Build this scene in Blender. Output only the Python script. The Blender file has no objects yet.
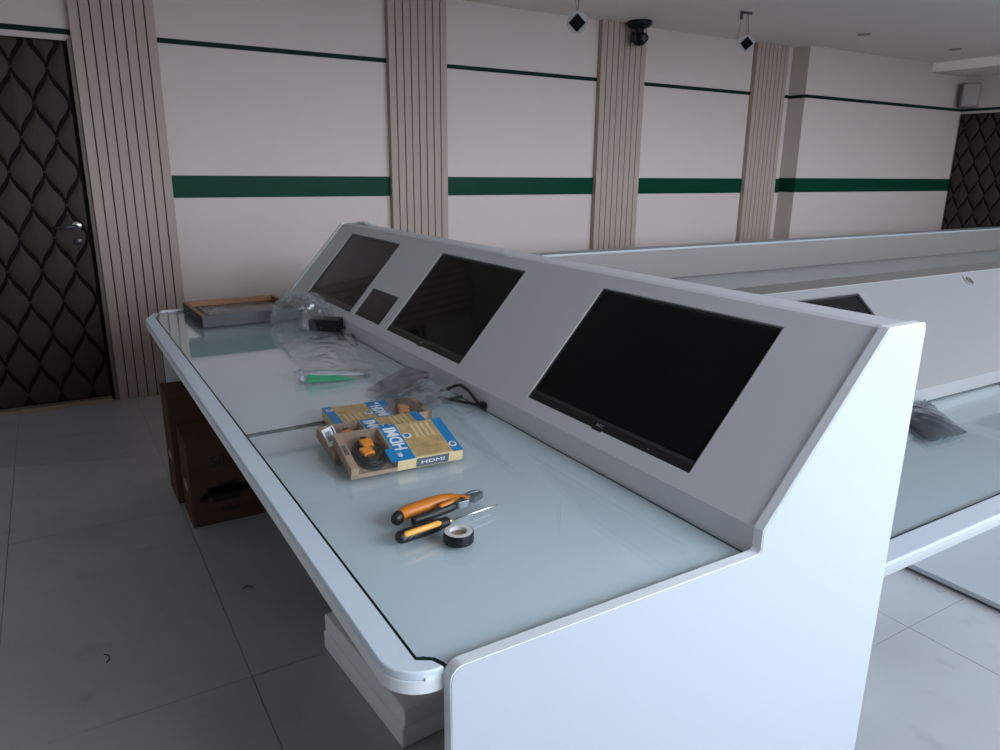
import bpy, bmesh, math, random
from mathutils import Vector, Matrix, noise
random.seed(7)
SC = bpy.context.scene
COL = SC.collection
PI = math.pi

# ------------------------------------------------------------------ camera
cd = bpy.data.cameras.new('camera'); cam = bpy.data.objects.new('camera', cd); COL.objects.link(cam)
cd.sensor_width = 36.0; cd.lens = 732.8 / 1000 * 36.0; cd.clip_start = 0.02
YAW, PITCH, ROLL = math.radians(31.2887), math.radians(15.5994), math.radians(0.6149)
fwd = Vector((math.sin(YAW) * math.cos(PITCH), math.cos(YAW) * math.cos(PITCH), -math.sin(PITCH)))
rt = Vector((math.cos(YAW), -math.sin(YAW), 0)); up = rt.cross(fwd)
r2 = rt * math.cos(ROLL) + up * math.sin(ROLL); u2 = -rt * math.sin(ROLL) + up * math.cos(ROLL)
mw = Matrix((r2, u2, -fwd)).transposed().to_4x4(); mw.translation = Vector((0, 0, 1.35))
cam.matrix_world = mw
SC.camera = cam

# ------------------------------------------------------------------ light: overcast sky through the windows behind the camera
SKY = (0.80, 0.87, 1.0); SKY_STRENGTH = 16.5
WX0, WX1, WY, WZ0, WZ1 = 0.60, 7.0, -1.3, 1.10, 2.40      # window strip in the wall behind the camera
w = bpy.data.worlds.new('overcast_sky'); SC.world = w; w.use_nodes = True
bg = w.node_tree.nodes['Background']; bg.inputs[0].default_value = (*SKY, 1); bg.inputs[1].default_value = SKY_STRENGTH
pl = bpy.data.lights.new('window_portal', 'AREA'); pl.shape = 'RECTANGLE'; pl.size = WX1 - WX0; pl.size_y = WZ1 - WZ0
pl.cycles.is_portal = True
po = bpy.data.objects.new('window_portal', pl); COL.objects.link(po)
po.location = ((WX0 + WX1) / 2, WY - 0.12, (WZ0 + WZ1) / 2); po.rotation_euler = (PI / 2, 0, 0)
po.rotation_euler = Vector((0, 1, 0)).to_track_quat('-Z', 'Z').to_euler()
vs = SC.view_settings
vs.view_transform = 'Standard'; vs.look = 'None'; vs.gamma = 1.0; vs.use_curve_mapping = False; vs.exposure = 0.0

# ------------------------------------------------------------------ materials
MT = {}
def nodes_of(m): return m.node_tree.nodes, m.node_tree.links
def mat(name, col, rough=0.5, metal=0.0, spec=0.5, var=0.0, scale=8.0, bump=0.0, bscale=60.0, coat=0.0, stretch=None):
    m = bpy.data.materials.new(name); m.use_nodes = True; N, L = nodes_of(m); b = N['Principled BSDF']
    b.inputs['Base Color'].default_value = (*col, 1); b.inputs['Roughness'].default_value = rough
    b.inputs['Metallic'].default_value = metal; b.inputs['Specular IOR Level'].default_value = spec
    b.inputs['Coat Weight'].default_value = coat; b.inputs['Coat Roughness'].default_value = 0.05
    tc = N.new('ShaderNodeTexCoord'); src = tc.outputs['Object']
    if stretch:
        mp = N.new('ShaderNodeMapping'); mp.inputs['Scale'].default_value = stretch; L.new(src, mp.inputs[0]); src = mp.outputs[0]
    nz = N.new('ShaderNodeTexNoise'); nz.inputs['Scale'].default_value = scale; nz.inputs['Detail'].default_value = 6
    L.new(src, nz.inputs['Vector'])
    mx = N.new('ShaderNodeMix'); mx.data_type = 'RGBA'
    k = var
    mx.inputs[6].default_value = (*[c * (1 - k) for c in col], 1); mx.inputs[7].default_value = (*[min(1, c * (1 + k)) for c in col], 1)
    L.new(nz.outputs['Fac'], mx.inputs[0]); L.new(mx.outputs[2], b.inputs['Base Color'])
    if bump:
        n2 = N.new('ShaderNodeTexNoise'); n2.inputs['Scale'].default_value = bscale; L.new(src, n2.inputs['Vector'])
        bp = N.new('ShaderNodeBump'); bp.inputs['Strength'].default_value = bump; bp.inputs['Distance'].default_value = 0.002
        L.new(n2.outputs['Fac'], bp.inputs['Height']); L.new(bp.outputs[0], b.inputs['Normal'])
    MT[name] = m
    return m
def clear_mat(name, tint, gloss=0.12, rough=0.06, ior=1.45, edge=1.0, haze=0.0, hazecol=(0.8, 0.85, 0.9), rim=0.0):
    m = bpy.data.materials.new(name); m.use_nodes = True; N, L = nodes_of(m)
    N.remove(N['Principled BSDF']); out = N['Material Output']
    t = N.new('ShaderNodeBsdfTransparent'); t.inputs[0].default_value = (*tint, 1)
    g = N.new('ShaderNodeBsdfGlossy'); g.inputs['Roughness'].default_value = rough; g.inputs['Color'].default_value = (1, 1, 1, 1)
    r0 = ((ior - 1) / (ior + 1)) ** 2
    fr = N.new('ShaderNodeLayerWeight'); fr.inputs[0].default_value = 0.5
    pw = N.new('ShaderNodeMath'); pw.operation = 'POWER'; pw.inputs[1].default_value = 5.0; L.new(fr.outputs['Facing'], pw.inputs[0])
    mu = N.new('ShaderNodeMath'); mu.operation = 'MULTIPLY_ADD'; mu.inputs[1].default_value = edge * (1 - r0); mu.inputs[2].default_value = gloss + r0
    mu.use_clamp = True; L.new(pw.outputs[0], mu.inputs[0])
    base = t
    if haze > 0:
        d = N.new('ShaderNodeBsdfDiffuse'); d.inputs[0].default_value = (*hazecol, 1)
        h = N.new('ShaderNodeMixShader'); h.inputs[0].default_value = haze
        if rim > 0:
            lw = N.new('ShaderNodeLayerWeight'); lw.inputs[0].default_value = 0.5
            p2 = N.new('ShaderNodeMath'); p2.operation = 'POWER'; p2.inputs[1].default_value = 2.5; L.new(lw.outputs['Facing'], p2.inputs[0])
            q2 = N.new('ShaderNodeMath'); q2.operation = 'MULTIPLY_ADD'; q2.inputs[1].default_value = rim; q2.inputs[2].default_value = haze; q2.use_clamp = True
            L.new(p2.outputs[0], q2.inputs[0]); L.new(q2.outputs[0], h.inputs[0])
        L.new(t.outputs[0], h.inputs[1]); L.new(d.outputs[0], h.inputs[2]); base = h
    mx = N.new('ShaderNodeMixShader'); L.new(mu.outputs[0], mx.inputs[0]); L.new(base.outputs[0], mx.inputs[1]); L.new(g.outputs[0], mx.inputs[2])
    L.new(mx.outputs[0], out.inputs['Surface'])
    MT[name] = m
    return m

mat('wall_paint', (0.53, 0.445, 0.408), 0.7, var=0.03, scale=3, bump=0.05, bscale=150)
mat('ceiling_paint', (0.90, 0.83, 0.78), 0.85, var=0.03, scale=2)
mat('green_gloss', (0.0025, 0.042, 0.021), 0.35, spec=0.04, var=0.05)
mat('stripe_dark', (0.006, 0.018, 0.014), 0.5, spec=0.05, var=0.1)
mat('slat', (0.365, 0.285, 0.240), 0.6, spec=0.2, var=0.10, scale=5, stretch=(40, 40, 1.2))
mat('slat_gap', (0.03, 0.028, 0.027), 0.8, var=0.1)
mat('leather', (0.036, 0.027, 0.022), 0.65, spec=0.2, var=0.1, scale=30, bump=0.15, bscale=400)
mat('leather_seam', (0.006, 0.004, 0.004), 0.8, spec=0.1, var=0.1)
mat('door_edge', (0.16, 0.13, 0.11), 0.7, spec=0.1, var=0.15, stretch=(20, 20, 1))
mat('threshold_wood', (0.28, 0.20, 0.14), 0.5, var=0.2)
mat('chrome', (0.55, 0.53, 0.50), 0.2, metal=1.0, var=0.02)
mat('dark_metal', (0.06, 0.06, 0.065), 0.35, metal=0.7, var=0.1)
mat('white_laminate', (0.475, 0.505, 0.56), 0.35, var=0.01, scale=2)
mat('edge_band', (0.80, 0.82, 0.85), 0.6, spec=0.2, var=0.02)
mat('desk_white', (0.69, 0.77, 0.84), 0.35, var=0.02, scale=2)
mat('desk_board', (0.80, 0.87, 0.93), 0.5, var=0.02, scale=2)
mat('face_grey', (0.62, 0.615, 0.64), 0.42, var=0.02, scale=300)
mat('face_grey_shaded', (0.205, 0.20, 0.20), 0.42, var=0.02, scale=300)  # console face laminate darkened to stand in for light blocked from the second console
mat('cool_grey', (0.37, 0.385, 0.40), 0.45, var=0.02, scale=4)
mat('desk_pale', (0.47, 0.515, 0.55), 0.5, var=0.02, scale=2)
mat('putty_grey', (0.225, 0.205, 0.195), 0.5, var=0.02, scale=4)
mat('room_white', (0.80, 0.77, 0.74), 0.8, var=0.02, scale=3)
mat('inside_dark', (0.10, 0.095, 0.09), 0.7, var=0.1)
mat('glass_edge', (0.010, 0.030, 0.032), 0.2, var=0.05)
clear_mat('glass', (0.965, 0.985, 0.985), gloss=0.0, rough=0.012, ior=1.5)
mat('screen', (0.0035, 0.0038, 0.0045), 0.05, spec=0.16, var=0.02)
mat('bezel', (0.006, 0.006, 0.007), 0.3, var=0.05)
mat('bezel_strip', (0.030, 0.030, 0.030), 0.3, var=0.05)
mat('cut_edge', (0.45, 0.44, 0.42), 0.5, var=0.05)
mat('logo_grey', (0.30, 0.30, 0.30), 0.4)
mat('cardboard', (0.105, 0.058, 0.038), 0.9, spec=0.1, var=0.12, scale=4, stretch=(1, 1, 8))
mat('print_black', (0.012, 0.010, 0.010), 0.6)
mat('foam', (0.92, 0.91, 0.92), 0.9, var=0.05, scale=40, bump=0.4, bscale=250)
mat('kraft', (0.33, 0.235, 0.165), 0.7, var=0.12, scale=40)
mat('gold_print', (0.47, 0.31, 0.13), 0.4, var=0.55, scale=55)
mat('gold_light', (0.66, 0.52, 0.28), 0.4, var=0.15, scale=90)
mat('blue_print', (0.01, 0.20, 0.46), 0.4, var=0.08, scale=60)
mat('white_print', (0.78, 0.78, 0.78), 0.5)
mat('grey_print', (0.10, 0.12, 0.15), 0.35, var=0.1, scale=60)
mat('black_rubber', (0.010, 0.010, 0.011), 0.45, var=0.1)
mat('black_plastic', (0.008, 0.009, 0.011), 0.35, spec=0.25, var=0.1)
mat('orange_plug', (0.95, 0.30, 0.02), 0.35, var=0.15, scale=90)
mat('orange_grip', (0.55, 0.16, 0.010), 0.4, var=0.08, scale=120)
mat('amber_grip', (0.92, 0.40, 0.07), 0.3, var=0.04)
mat('tool_steel', (0.16, 0.18, 0.20), 0.35, metal=0.6, var=0.1)
mat('steel', (0.75, 0.76, 0.78), 0.15, metal=1.0)
mat('brass', (0.60, 0.42, 0.12), 0.3, metal=1.0)
mat('tape_core', (0.62, 0.60, 0.60), 0.6, var=0.1, scale=50)
mat('tape_card', (0.30, 0.20, 0.15), 0.7, var=0.1)
mat('frame_wood', (0.30, 0.13, 0.045), 0.4, var=0.25, scale=6, stretch=(10, 10, 10))
mat('frame_side', (0.10, 0.10, 0.105), 0.5, spec=0.2, var=0.3, scale=9)
mat('frame_black', (0.010, 0.010, 0.010), 0.4)
mat('green_label', (0.01, 0.24, 0.10), 0.5, var=0.1)
mat('nylon_white', (0.62, 0.66, 0.68), 0.4)
clear_mat('clear_film', (0.97, 0.975, 0.98), gloss=0.01, rough=0.12, haze=0.02, rim=0.10)
clear_mat('pack_film', (0.98, 0.98, 0.98), gloss=0.01, rough=0.05)
clear_mat('bag_film', (0.95, 0.965, 0.975), gloss=0.03, rough=0.14, haze=0.02, rim=0.58, hazecol=(0.70, 0.76, 0.82))
clear_mat('grey_film', (0.50, 0.51, 0.56), gloss=0.0, rough=0.3, haze=0.42, hazecol=(0.15, 0.16, 0.19))
clear_mat('antistatic_film', (0.25, 0.29, 0.33), gloss=0.05, rough=0.14, haze=0.5, hazecol=(0.06, 0.075, 0.09))
clear_mat('window_glass', (0.95, 0.97, 0.97), gloss=0.0, rough=0.0)
mat('lamp_white', (0.30, 0.28, 0.27), 0.5)
mat('matte_black', (0.006, 0.005, 0.005), 0.7, spec=0.05)
mat('speaker_grey', (0.27, 0.235, 0.215), 0.6, var=0.05)
mat('speaker_side', (0.22, 0.20, 0.19), 0.6)
mat('asphalt', (0.16, 0.16, 0.16), 0.9, var=0.2)

# picture print: soft dark photo with grey clouds
m = mat('picture_print', (0.05, 0.055, 0.06), 0.15, spec=0.1, var=0.0)
N, L = nodes_of(m); nz = N.new('ShaderNodeTexNoise'); nz.inputs['Scale'].default_value = 14; nz.inputs['Detail'].default_value = 5
tc = N.new('ShaderNodeTexCoord'); L.new(tc.outputs['Object'], nz.inputs['Vector'])
rp = N.new('ShaderNodeValToRGB'); rp.color_ramp.elements[0].position = 0.42; rp.color_ramp.elements[0].color = (0.012, 0.013, 0.015, 1)
rp.color_ramp.elements[1].position = 0.66; rp.color_ramp.elements[1].color = (0.17, 0.18, 0.18, 1)
L.new(nz.outputs['Fac'], rp.inputs[0]); L.new(rp.outputs[0], N['Principled BSDF'].inputs['Base Color'])

# floor tile: grey stone, dusty except a cleaner swept strip along the far wall
m = mat('floor_tile', (0.20, 0.195, 0.19), 0.35); N, L = nodes_of(m); b = N['Principled BSDF']
geo = N.new('ShaderNodeNewGeometry')
n1 = N.new('ShaderNodeTexNoise'); n1.inputs['Scale'].default_value = 1.4; n1.inputs['Detail'].default_value = 8; L.new(geo.outputs['Position'], n1.inputs['Vector'])
n2 = N.new('ShaderNodeTexNoise'); n2.inputs['Scale'].default_value = 9; n2.inputs['Detail'].default_value = 6; L.new(geo.outputs['Position'], n2.inputs['Vector'])
r1 = N.new('ShaderNodeValToRGB'); r1.color_ramp.elements[0].position = 0.3; r1.color_ramp.elements[0].color = (0.355, 0.347, 0.350, 1)
r1.color_ramp.elements[1].position = 0.7; r1.color_ramp.elements[1].color = (0.445, 0.442, 0.450, 1); L.new(n1.outputs['Fac'], r1.inputs[0])
sc = N.new('ShaderNodeValToRGB'); sc.color_ramp.elements[0].position = 0.27; sc.color_ramp.elements[0].color = (0.86, 0.855, 0.85, 1)
sc.color_ramp.elements[1].position = 0.40; sc.color_ramp.elements[1].color = (1, 1, 1, 1); L.new(n2.outputs['Fac'], sc.inputs[0])
mm = N.new('ShaderNodeMix'); mm.data_type = 'RGBA'; mm.blend_type = 'MULTIPLY'; mm.inputs[0].default_value = 1.0
L.new(r1.outputs[0], mm.inputs[6]); L.new(sc.outputs[0], mm.inputs[7]); L.new(mm.outputs[2], b.inputs['Base Color'])
sx = N.new('ShaderNodeSeparateXYZ'); L.new(geo.outputs['Position'], sx.inputs[0])
ma = N.new('ShaderNodeMath'); ma.operation = 'MULTIPLY_ADD'; ma.inputs[1].default_value = 0.30; L.new(sx.outputs['X'], ma.inputs[0]); L.new(sx.outputs['Y'], ma.inputs[2])
mr = N.new('ShaderNodeMapRange'); mr.inputs['From Min'].default_value = 3.76; mr.inputs['From Max'].default_value = 3.80
mr.inputs['To Min'].default_value = 0.42; mr.inputs['To Max'].default_value = 0.14; L.new(ma.outputs[0], mr.inputs['Value'])
L.new(mr.outputs[0], b.inputs['Roughness'])
mat('grout', (0.20, 0.19, 0.18), 0.9, var=0.1)

# ------------------------------------------------------------------ mesh helpers
class MB:
    def __init__(s): s.v = []; s.f = []
    def add(s, vs, fs):
        o = len(s.v); s.v += [tuple(p) for p in vs]; s.f += [tuple(i + o for i in f) for f in fs]; return s
    def box(s, x0, x1, y0, y1, z0, z1):
        return s.add([(x0, y0, z0), (x1, y0, z0), (x1, y1, z0), (x0, y1, z0), (x0, y0, z1), (x1, y0, z1), (x1, y1, z1), (x0, y1, z1)],
                     [(0, 3, 2, 1), (4, 5, 6, 7), (0, 1, 5, 4), (1, 2, 6, 5), (2, 3, 7, 6), (3, 0, 4, 7)])
    def prism(s, poly, fn, d0, d1):
        """poly of 2-D points, fn(a, b, d) -> 3-D; extrude from d0 to d1"""
        n = len(poly); vs = [fn(a, b, d0) for a, b in poly] + [fn(a, b, d1) for a, b in poly]
        fs = [tuple(range(n)), tuple(range(2 * n - 1, n - 1, -1))] + [(i, i + n, (i + 1) % n + n, (i + 1) % n) for i in range(n)]
        return s.add(vs, fs)
    def tube(s, pts, rad, seg=8, cap=True):
        pts = [Vector(p) for p in pts]; n = len(pts)
        rads = rad if isinstance(rad, (list, tuple)) else [rad] * n
        prev = None; vs = []
        for i, p in enumerate(pts):
            t = (pts[min(i + 1, n - 1)] - pts[max(i - 1, 0)]).normalized()
            if prev is None:
                a = Vector((0, 0, 1)) if abs(t.z) < 0.9 else Vector((1, 0, 0)); u = t.cross(a).normalized()
            else: u = (prev - t * prev.dot(t)).normalized()
            prev = u; v = t.cross(u)
            r = rads[i]; ra, rb = r if isinstance(r, tuple) else (r, r)
            for k in range(seg):
                an = 2 * PI * k / seg; vs.append(p + u * math.cos(an) * ra + v * math.sin(an) * rb)
        fs = [(i * seg + k, i * seg + (k + 1) % seg, (i + 1) * seg + (k + 1) % seg, (i + 1) * seg + k) for i in range(n - 1) for k in range(seg)]
        if cap: fs += [tuple(range(seg - 1, -1, -1)), tuple((n - 1) * seg + k for k in range(seg))]
        return s.add(vs, fs)
    def lathe(s, prof, seg=24, cen=(0, 0, 0), axis='z'):
        vs = []
        for r, z in prof:
            for k in range(seg):
                a = 2 * PI * k / seg; p = (r * math.cos(a), r * math.sin(a), z)
                if axis == 'y': p = (p[0], -p[2], p[1])
                if axis == 'x': p = (p[2], p[0], p[1])
                vs.append((p[0] + cen[0], p[1] + cen[1], p[2] + cen[2]))
        n = len(prof)
        fs = [(i * seg + k, i * seg + (k + 1) % seg, (i + 1) * seg + (k + 1) % seg, (i + 1) * seg + k) for i in range(n - 1) for k in range(seg)]
        if prof[0][0] > 1e-6: fs.append(tuple(range(seg - 1, -1, -1)))
        if prof[-1][0] > 1e-6: fs.append(tuple((n - 1) * seg + k for k in range(seg)))
        return s.add(vs, fs)
    def mesh(s, name, smooth=False):
        me = bpy.data.meshes.new(name); me.from_pydata(s.v, [], s.f)
        bm = bmesh.new(); bm.from_mesh(me); bmesh.ops.remove_doubles(bm, verts=bm.verts, dist=1e-6)
        bmesh.ops.recalc_face_normals(bm, faces=bm.faces); bm.to_mesh(me); bm.free()
        if smooth:
            for p in me.polygons: p.use_smooth = True
        return me
    def build(s, name, material, parent=None, smooth=False, bevel=0.0, seg=2):
        me = s.mesh(name, smooth is True)
        if smooth == 'auto':
            for p in me.polygons: p.use_smooth = True
            me.set_sharp_from_angle(angle=math.radians(32))
        return obj(name, me, material, parent, bevel, seg)
def obj(name, me, material, parent=None, bevel=0.0, seg=2):
    o = bpy.data.objects.new(name, me); COL.objects.link(o)
    if material and not me.materials: me.materials.append(MT[material])
    if parent: o.parent = parent
    if bevel:
        b = o.modifiers.new('bevel', 'BEVEL'); b.width = bevel; b.segments = seg; b.limit_method = 'ANGLE'; b.angle_limit = math.radians(30)
    return o
def tag(o, label=None, cat=None, group=None, kind=None):
    if label: o['label'] = label
    if cat: o['category'] = cat
    if group: o['group'] = group
    if kind: o['kind'] = kind
    return o
def thing(name, label, cat, loc=(0, 0, 0), rot=(0, 0, 0), group=None):
    o = bpy.data.objects.new(name, None); COL.objects.link(o); o.location = loc; o.rotation_euler = rot
    o.empty_display_size = 0.05
    return tag(o, label, cat, group)
def copy_tree(o, parent=None):
    kids = list(o.children); c = o.copy(); COL.objects.link(c); c.parent = parent
    for ch in kids: copy_tree(ch, c)
    return c
def text_mesh(body, size, extrude=0.0003, name='lettering', bold=0.0):
    cu = bpy.data.curves.new(name, 'FONT'); cu.body = body; cu.size = size; cu.extrude = extrude; cu.align_x = 'CENTER'; cu.align_y = 'CENTER'
    cu.resolution_u = 3; cu.offset = size * bold
    t = bpy.data.objects.new(name, cu); COL.objects.link(t); bpy.context.view_layer.update()
    me = bpy.data.meshes.new_from_object(t.evaluated_get(bpy.context.evaluated_depsgraph_get())); bpy.data.objects.remove(t)
    me.materials.clear()
    return me
def struct(o): return tag(o, kind='structure')
XZ = lambda a, b, d: (a, d, b)      # polygon in x,z extruded along y
YZ = lambda a, b, d: (d, a, b)      # polygon in y,z extruded along x
XY = lambda a, b, d: (a, b, d)      # polygon in x,y extruded along z

# ------------------------------------------------------------------ room shell
XL, XR, YB, YJ, XJ, H = -1.6, 8.61, 4.80, 4.618, 6.0, 2.45
T = 0.12
fl = struct(MB().box(XL, XR, WY, YB, -0.10, -0.004).build('floor', 'grout'))
# tiles 0.6 x 1.2, each one a piece of the floor
tile_meshes = {}
tx0 = 0.317 - 0.6 * 4
i = 0
x = tx0
while x < XR:
    sh = 0.62 + (0.41 if x > 1.4 else 0.0) - 1.2 * 4
    y = sh
    while y < YB:
        a0, a1, b0, b1 = max(x + .0012, XL), min(x + .5988, XR), max(y + .0012, WY), min(y + 1.1988, YB)
        if a1 - a0 > .02 and b1 - b0 > .02:
            key = (round(a1 - a0, 3), round(b1 - b0, 3))
            if key not in tile_meshes: tile_meshes[key] = MB().box(0, a1 - a0, 0, b1 - b0, -0.008, 0).mesh('tile')
            t = obj('tile', tile_meshes[key], 'floor_tile', fl); t.location = (a0, b0, random.uniform(-.0004, 0))
        y += 1.2
    x += 0.6
ceil = struct(MB().box(XL, XR, WY, YB, H, H + .1).build('ceiling', 'ceiling_paint'))
MB().box(7.93, XR, WY, YJ, 2.36, H).build('beam', 'ceiling_paint', ceil, bevel=.004)
wb = struct(MB().box(XL, XR, YB, YB + T, 0, H).build('wall_back', 'wall_paint'))
wj = struct(MB().box(XJ, XR, YJ, YB, 0, H).build('wall_projecting', 'wall_paint'))
wr = struct(MB().box(XR, XR + T, WY, YB, 0, H).build('wall_right', 'wall_paint'))
wl = struct(MB().box(XL - T, XL, WY, YB, 0, H).build('wall_left', 'room_white'))
wf = struct(MB().box(XL, WX0, WY - T, WY, 0, H).box(WX1, XR, WY - T, WY, 0, H).box(WX0, WX1, WY - T, WY, 0, WZ0).box(WX0, WX1, WY - T, WY, WZ1, H).build('wall_front', 'room_white'))
gr = struct(MB().box(-40, 50, -60, WY - T - .01, -.4, -.25).build('ground', 'asphalt'))
nw = 4; ww = (WX1 - WX0) / nw
for k in range(nw):
    x0, x1 = WX0 + k * ww, WX0 + (k + 1) * ww; q = .035
    f_ = MB().box(x0, x0 + q, WY - .09, WY - .03, WZ0, WZ1).box(x1 - q, x1, WY - .09, WY - .03, WZ0, WZ1)
    f_.box(x0 + q, x1 - q, WY - .09, WY - .03, WZ0, WZ0 + q).box(x0 + q, x1 - q, WY - .09, WY - .03, WZ1 - q, WZ1)
    wd = struct(f_.build('window_%d' % (k + 1), 'white_laminate'))
    MB().box(x0 + q, x1 - q, WY - .066, WY - .060, WZ0 + q, WZ1 - q).build('pane', 'window_glass', wd)

# slatted pilasters (8 slats each)
PIL = [(0.229, 0.645), (2.022, 2.443), (3.760, 4.205), (5.478, 5.892)]
slat_me = None
for k, (a, b) in enumerate(PIL):
    p_ = struct(MB().box(a, b, YB - .030, YB, 0, H).build('trim_%d' % (k + 1), 'slat'))
    n = 8; gp = .0062; pw = (b - a + gp) / n
    MB().box(a + .004, b - .004, YB - .0315, YB - .030, 0, H).build('backing', 'slat_gap', p_)
    me = MB().box(0.0, pw - gp, -.016, 0, 0, H).mesh('slat')
    for q in range(n):
        s_ = obj('slat', me, 'slat', p_, bevel=.0015); s_.location = (a + q * pw, YB - .0312, 0)
# bands and stripes on the wall, between the pilasters
segs = [(PIL[0][1], PIL[1][0]), (PIL[1][1], PIL[2][0]), (PIL[2][1], PIL[3][0]), (PIL[3][1], XJ)]
for a, b in segs:
    MB().box(a, b, YB - .008, YB, 1.174, 1.302).build('green_band', 'green_gloss', wb, bevel=.002)
for a, b in [(XL, PIL[0][0])] + segs:
    MB().box(a, b, YB - .008, YB, 2.018, 2.045).build('dark_stripe', 'stripe_dark', wb, bevel=.001)
MB().box(XJ - .008, XR, YJ - .008, YJ, 1.182, 1.310).box(XJ - .008, XJ, YJ, YB - .009, 1.182, 1.310).build('green_band', 'green_gloss', wj)
MB().box(XJ - .008, XR - .009, YJ - .008, YJ, 2.012, 2.040).box(XJ - .008, XJ, YJ, YB - .009, 2.012, 2.040).build('dark_stripe', 'stripe_dark', wj)
MB().box(XR - .008, XR, WY, YJ - .001, 2.012, 2.040).build('dark_stripe', 'stripe_dark', wr)

# padded doors
CW, CH = 0.161, 0.350
def quilted_door(name, u0, u1, z0, z1, place, nodex, nodez):
    """place(u, d, z): u along the door, d out of it towards the room"""
    bx = MB()
    vs = [place(u, d, z) for d in (0.0, 0.018) for (u, z) in ((u0, z0), (u1, z0), (u1, z1), (u0, z1))]
    bx.add(vs, [(0, 1, 2, 3), (7, 6, 5, 4), (0, 4, 5, 1), (1, 5, 6, 2), (2, 6, 7, 3), (3, 7, 4, 0)])
    leaf = struct(bx.build(name, 'leather_seam'))
    G = 10
    r0 = int((z0 - nodez) / (CH / 2)) - 3; r1 = int((z1 - nodez) / (CH / 2)) + 3
    bm_btn = MB().lathe([(0.0, .006), (.005, .005), (.007, 0.0)], 8)
    btn = None
    for r in range(r0, r1):
        zc = nodez + r * CH / 2 + CH / 2
        off = 0 if r % 2 == 0 else CW / 2
        c0 = int((u0 - nodex) / CW) - 2; c1 = int((u1 - nodex) / CW) + 2
        for c in range(c0, c1):
            uc = nodex + off + c * CW
            if uc + CW / 2 < u0 + .012 or uc - CW / 2 > u1 - .012 or zc + CH / 2 < z0 + .02 or zc - CH / 2 > z1 - .02: continue
            g = MB(); vs = []
            for a in range(G + 1):
                for b_ in range(G + 1):
                    s, t = a / G, b_ / G; E_ = .046
                    s_, t_ = E_ + s * (1 - 2 * E_), E_ + t * (1 - 2 * E_)
                    uu = (s_ - t_) * CW / 2; zz = (s_ + t_ - 1) * CH / 2
                    uu -= .0085 * math.sin(4 * PI * uu / CW)          # ogee sides
                    h = 0.012 * (math.sin(PI * s) * math.sin(PI * t)) ** 0.30
                    U = min(max(uc + uu, u0 + .004), u1 - .004); Zz = min(max(zc + zz, z0 + .004), z1 - .004)
                    e = min(U - u0 - .004, u1 - .004 - U, Zz - z0 - .004, z1 - .004 - Zz)
                    h *= min(1, max(0, e / .02)) ** .5
                    vs.append(place(U, 0.017 + h, Zz))
            fs = [(a * (G + 1) + b_, (a + 1) * (G + 1) + b_, (a + 1) * (G + 1) + b_ + 1, a * (G + 1) + b_ + 1) for a in range(G) for b_ in range(G)]
            g.add(vs, fs); g.build('pad', 'leather', leaf, smooth=True)
            nu, nz = uc, zc - CH / 2
            if u0 + .02 < nu < u1 - .02 and z0 + .02 < nz < z1 - .02:
                if btn is None: btn = MB().lathe([(.007, 0.0), (.006, .004), (.003, .006), (0.0001, .0065)], 8).mesh('button', True)
                bo = obj('button', btn, 'leather', leaf); bo.location = place(nu, .019, nz)
                nrm = Vector(place(0, 1, 0)) - Vector(place(0, 0, 0)); bo.rotation_euler = nrm.to_track_quat('Z', 'Y').to_euler()
    return leaf
d1 = quilted_door('door_1', -0.745, 0.190, 0.03, 1.985, lambda u, d, z: (u, YB - .004 - d, z), -0.064, 1.492)
for a, b in ((0.206, 0.2285), (-0.785, -0.762)): MB().box(a, b, YB - .034, YB, 0.0, 1.995).build('door_frame', 'door_edge', d1, bevel=.002)
for a, b in ((0.1905, 0.206), (-0.762, -0.7455)): MB().box(a, b, YB - .012, YB, 0.0, 1.985).build('door_gap', 'leather_seam', d1)
MB().box(-0.747, 0.192, YB - .06, YB, 0.0, 0.022).build('threshold', 'threshold_wood', d1, bevel=.003)
hb = MB().lathe([(.026, 0), (.026, .006), (.022, .009), (.0001, .0095)], 20, (0, 0, 0), 'y')
hd = hb.build('handle', 'chrome', d1, smooth=True); hd.location = (0.132, YB - .038, 1.028)
MB().tube([(0, 0, 0), (0, -.035, 0), (-.012, -.045, 0), (-.05, -.047, -.002), (-.105, -.044, -.006)], [.009, .009, .010, .009, .007], 10).build('lever', 'dark_metal', hd, smooth=True)
MB().lathe([(.021, 0), (.021, .008), (.016, .011), (.0001, .0115)], 20, (0, 0, 0), 'y').build('keyhole_rosette', 'dark_metal', d1, smooth=True).location = (0.130, YB - .038, 0.945)
d2 = quilted_door('door_2', 3.35, 4.600, 0.02, 1.985, lambda u, d, z: (XR - .004 - d, u, z), 3.9, 1.492)

# ------------------------------------------------------------------ control console in front (runs along y)
DZ = 0.742                     # board top; glass 8 mm on it reaches 0.75
Y0, Y1 = 0.708, 3.390          # inner faces of the end panels
XF, XG, XB = 0.286, 0.327, 0.918   # desk front, glass front, riser
C1 = thing('control_console', 'long grey and white control console with glass desk top and three black monitors', 'console', (0, 0, 0))
def rounded(poly, radii, n=5):
    out = []
    L_ = len(poly)
    for i, p in enumerate(poly):
        r = radii.get(i, 0)
        if not r: out.append(p); continue
        p0, p1, p2 = Vector(poly[i - 1]), Vector(p), Vector(poly[(i + 1) % L_])
        a, b = (p0 - p1).normalized(), (p2 - p1).normalized()
        ang = a.angle(b); d = r / math.tan(ang / 2); s, e = p1 + a * d, p1 + b * d
        c = p1 + (a + b).normalized() * (r / math.sin(ang / 2))
        for k in range(n + 1):
            q = s.lerp(e, k / n); out.append(tuple(c + (q - c).normalized() * r))
    return out
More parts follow.
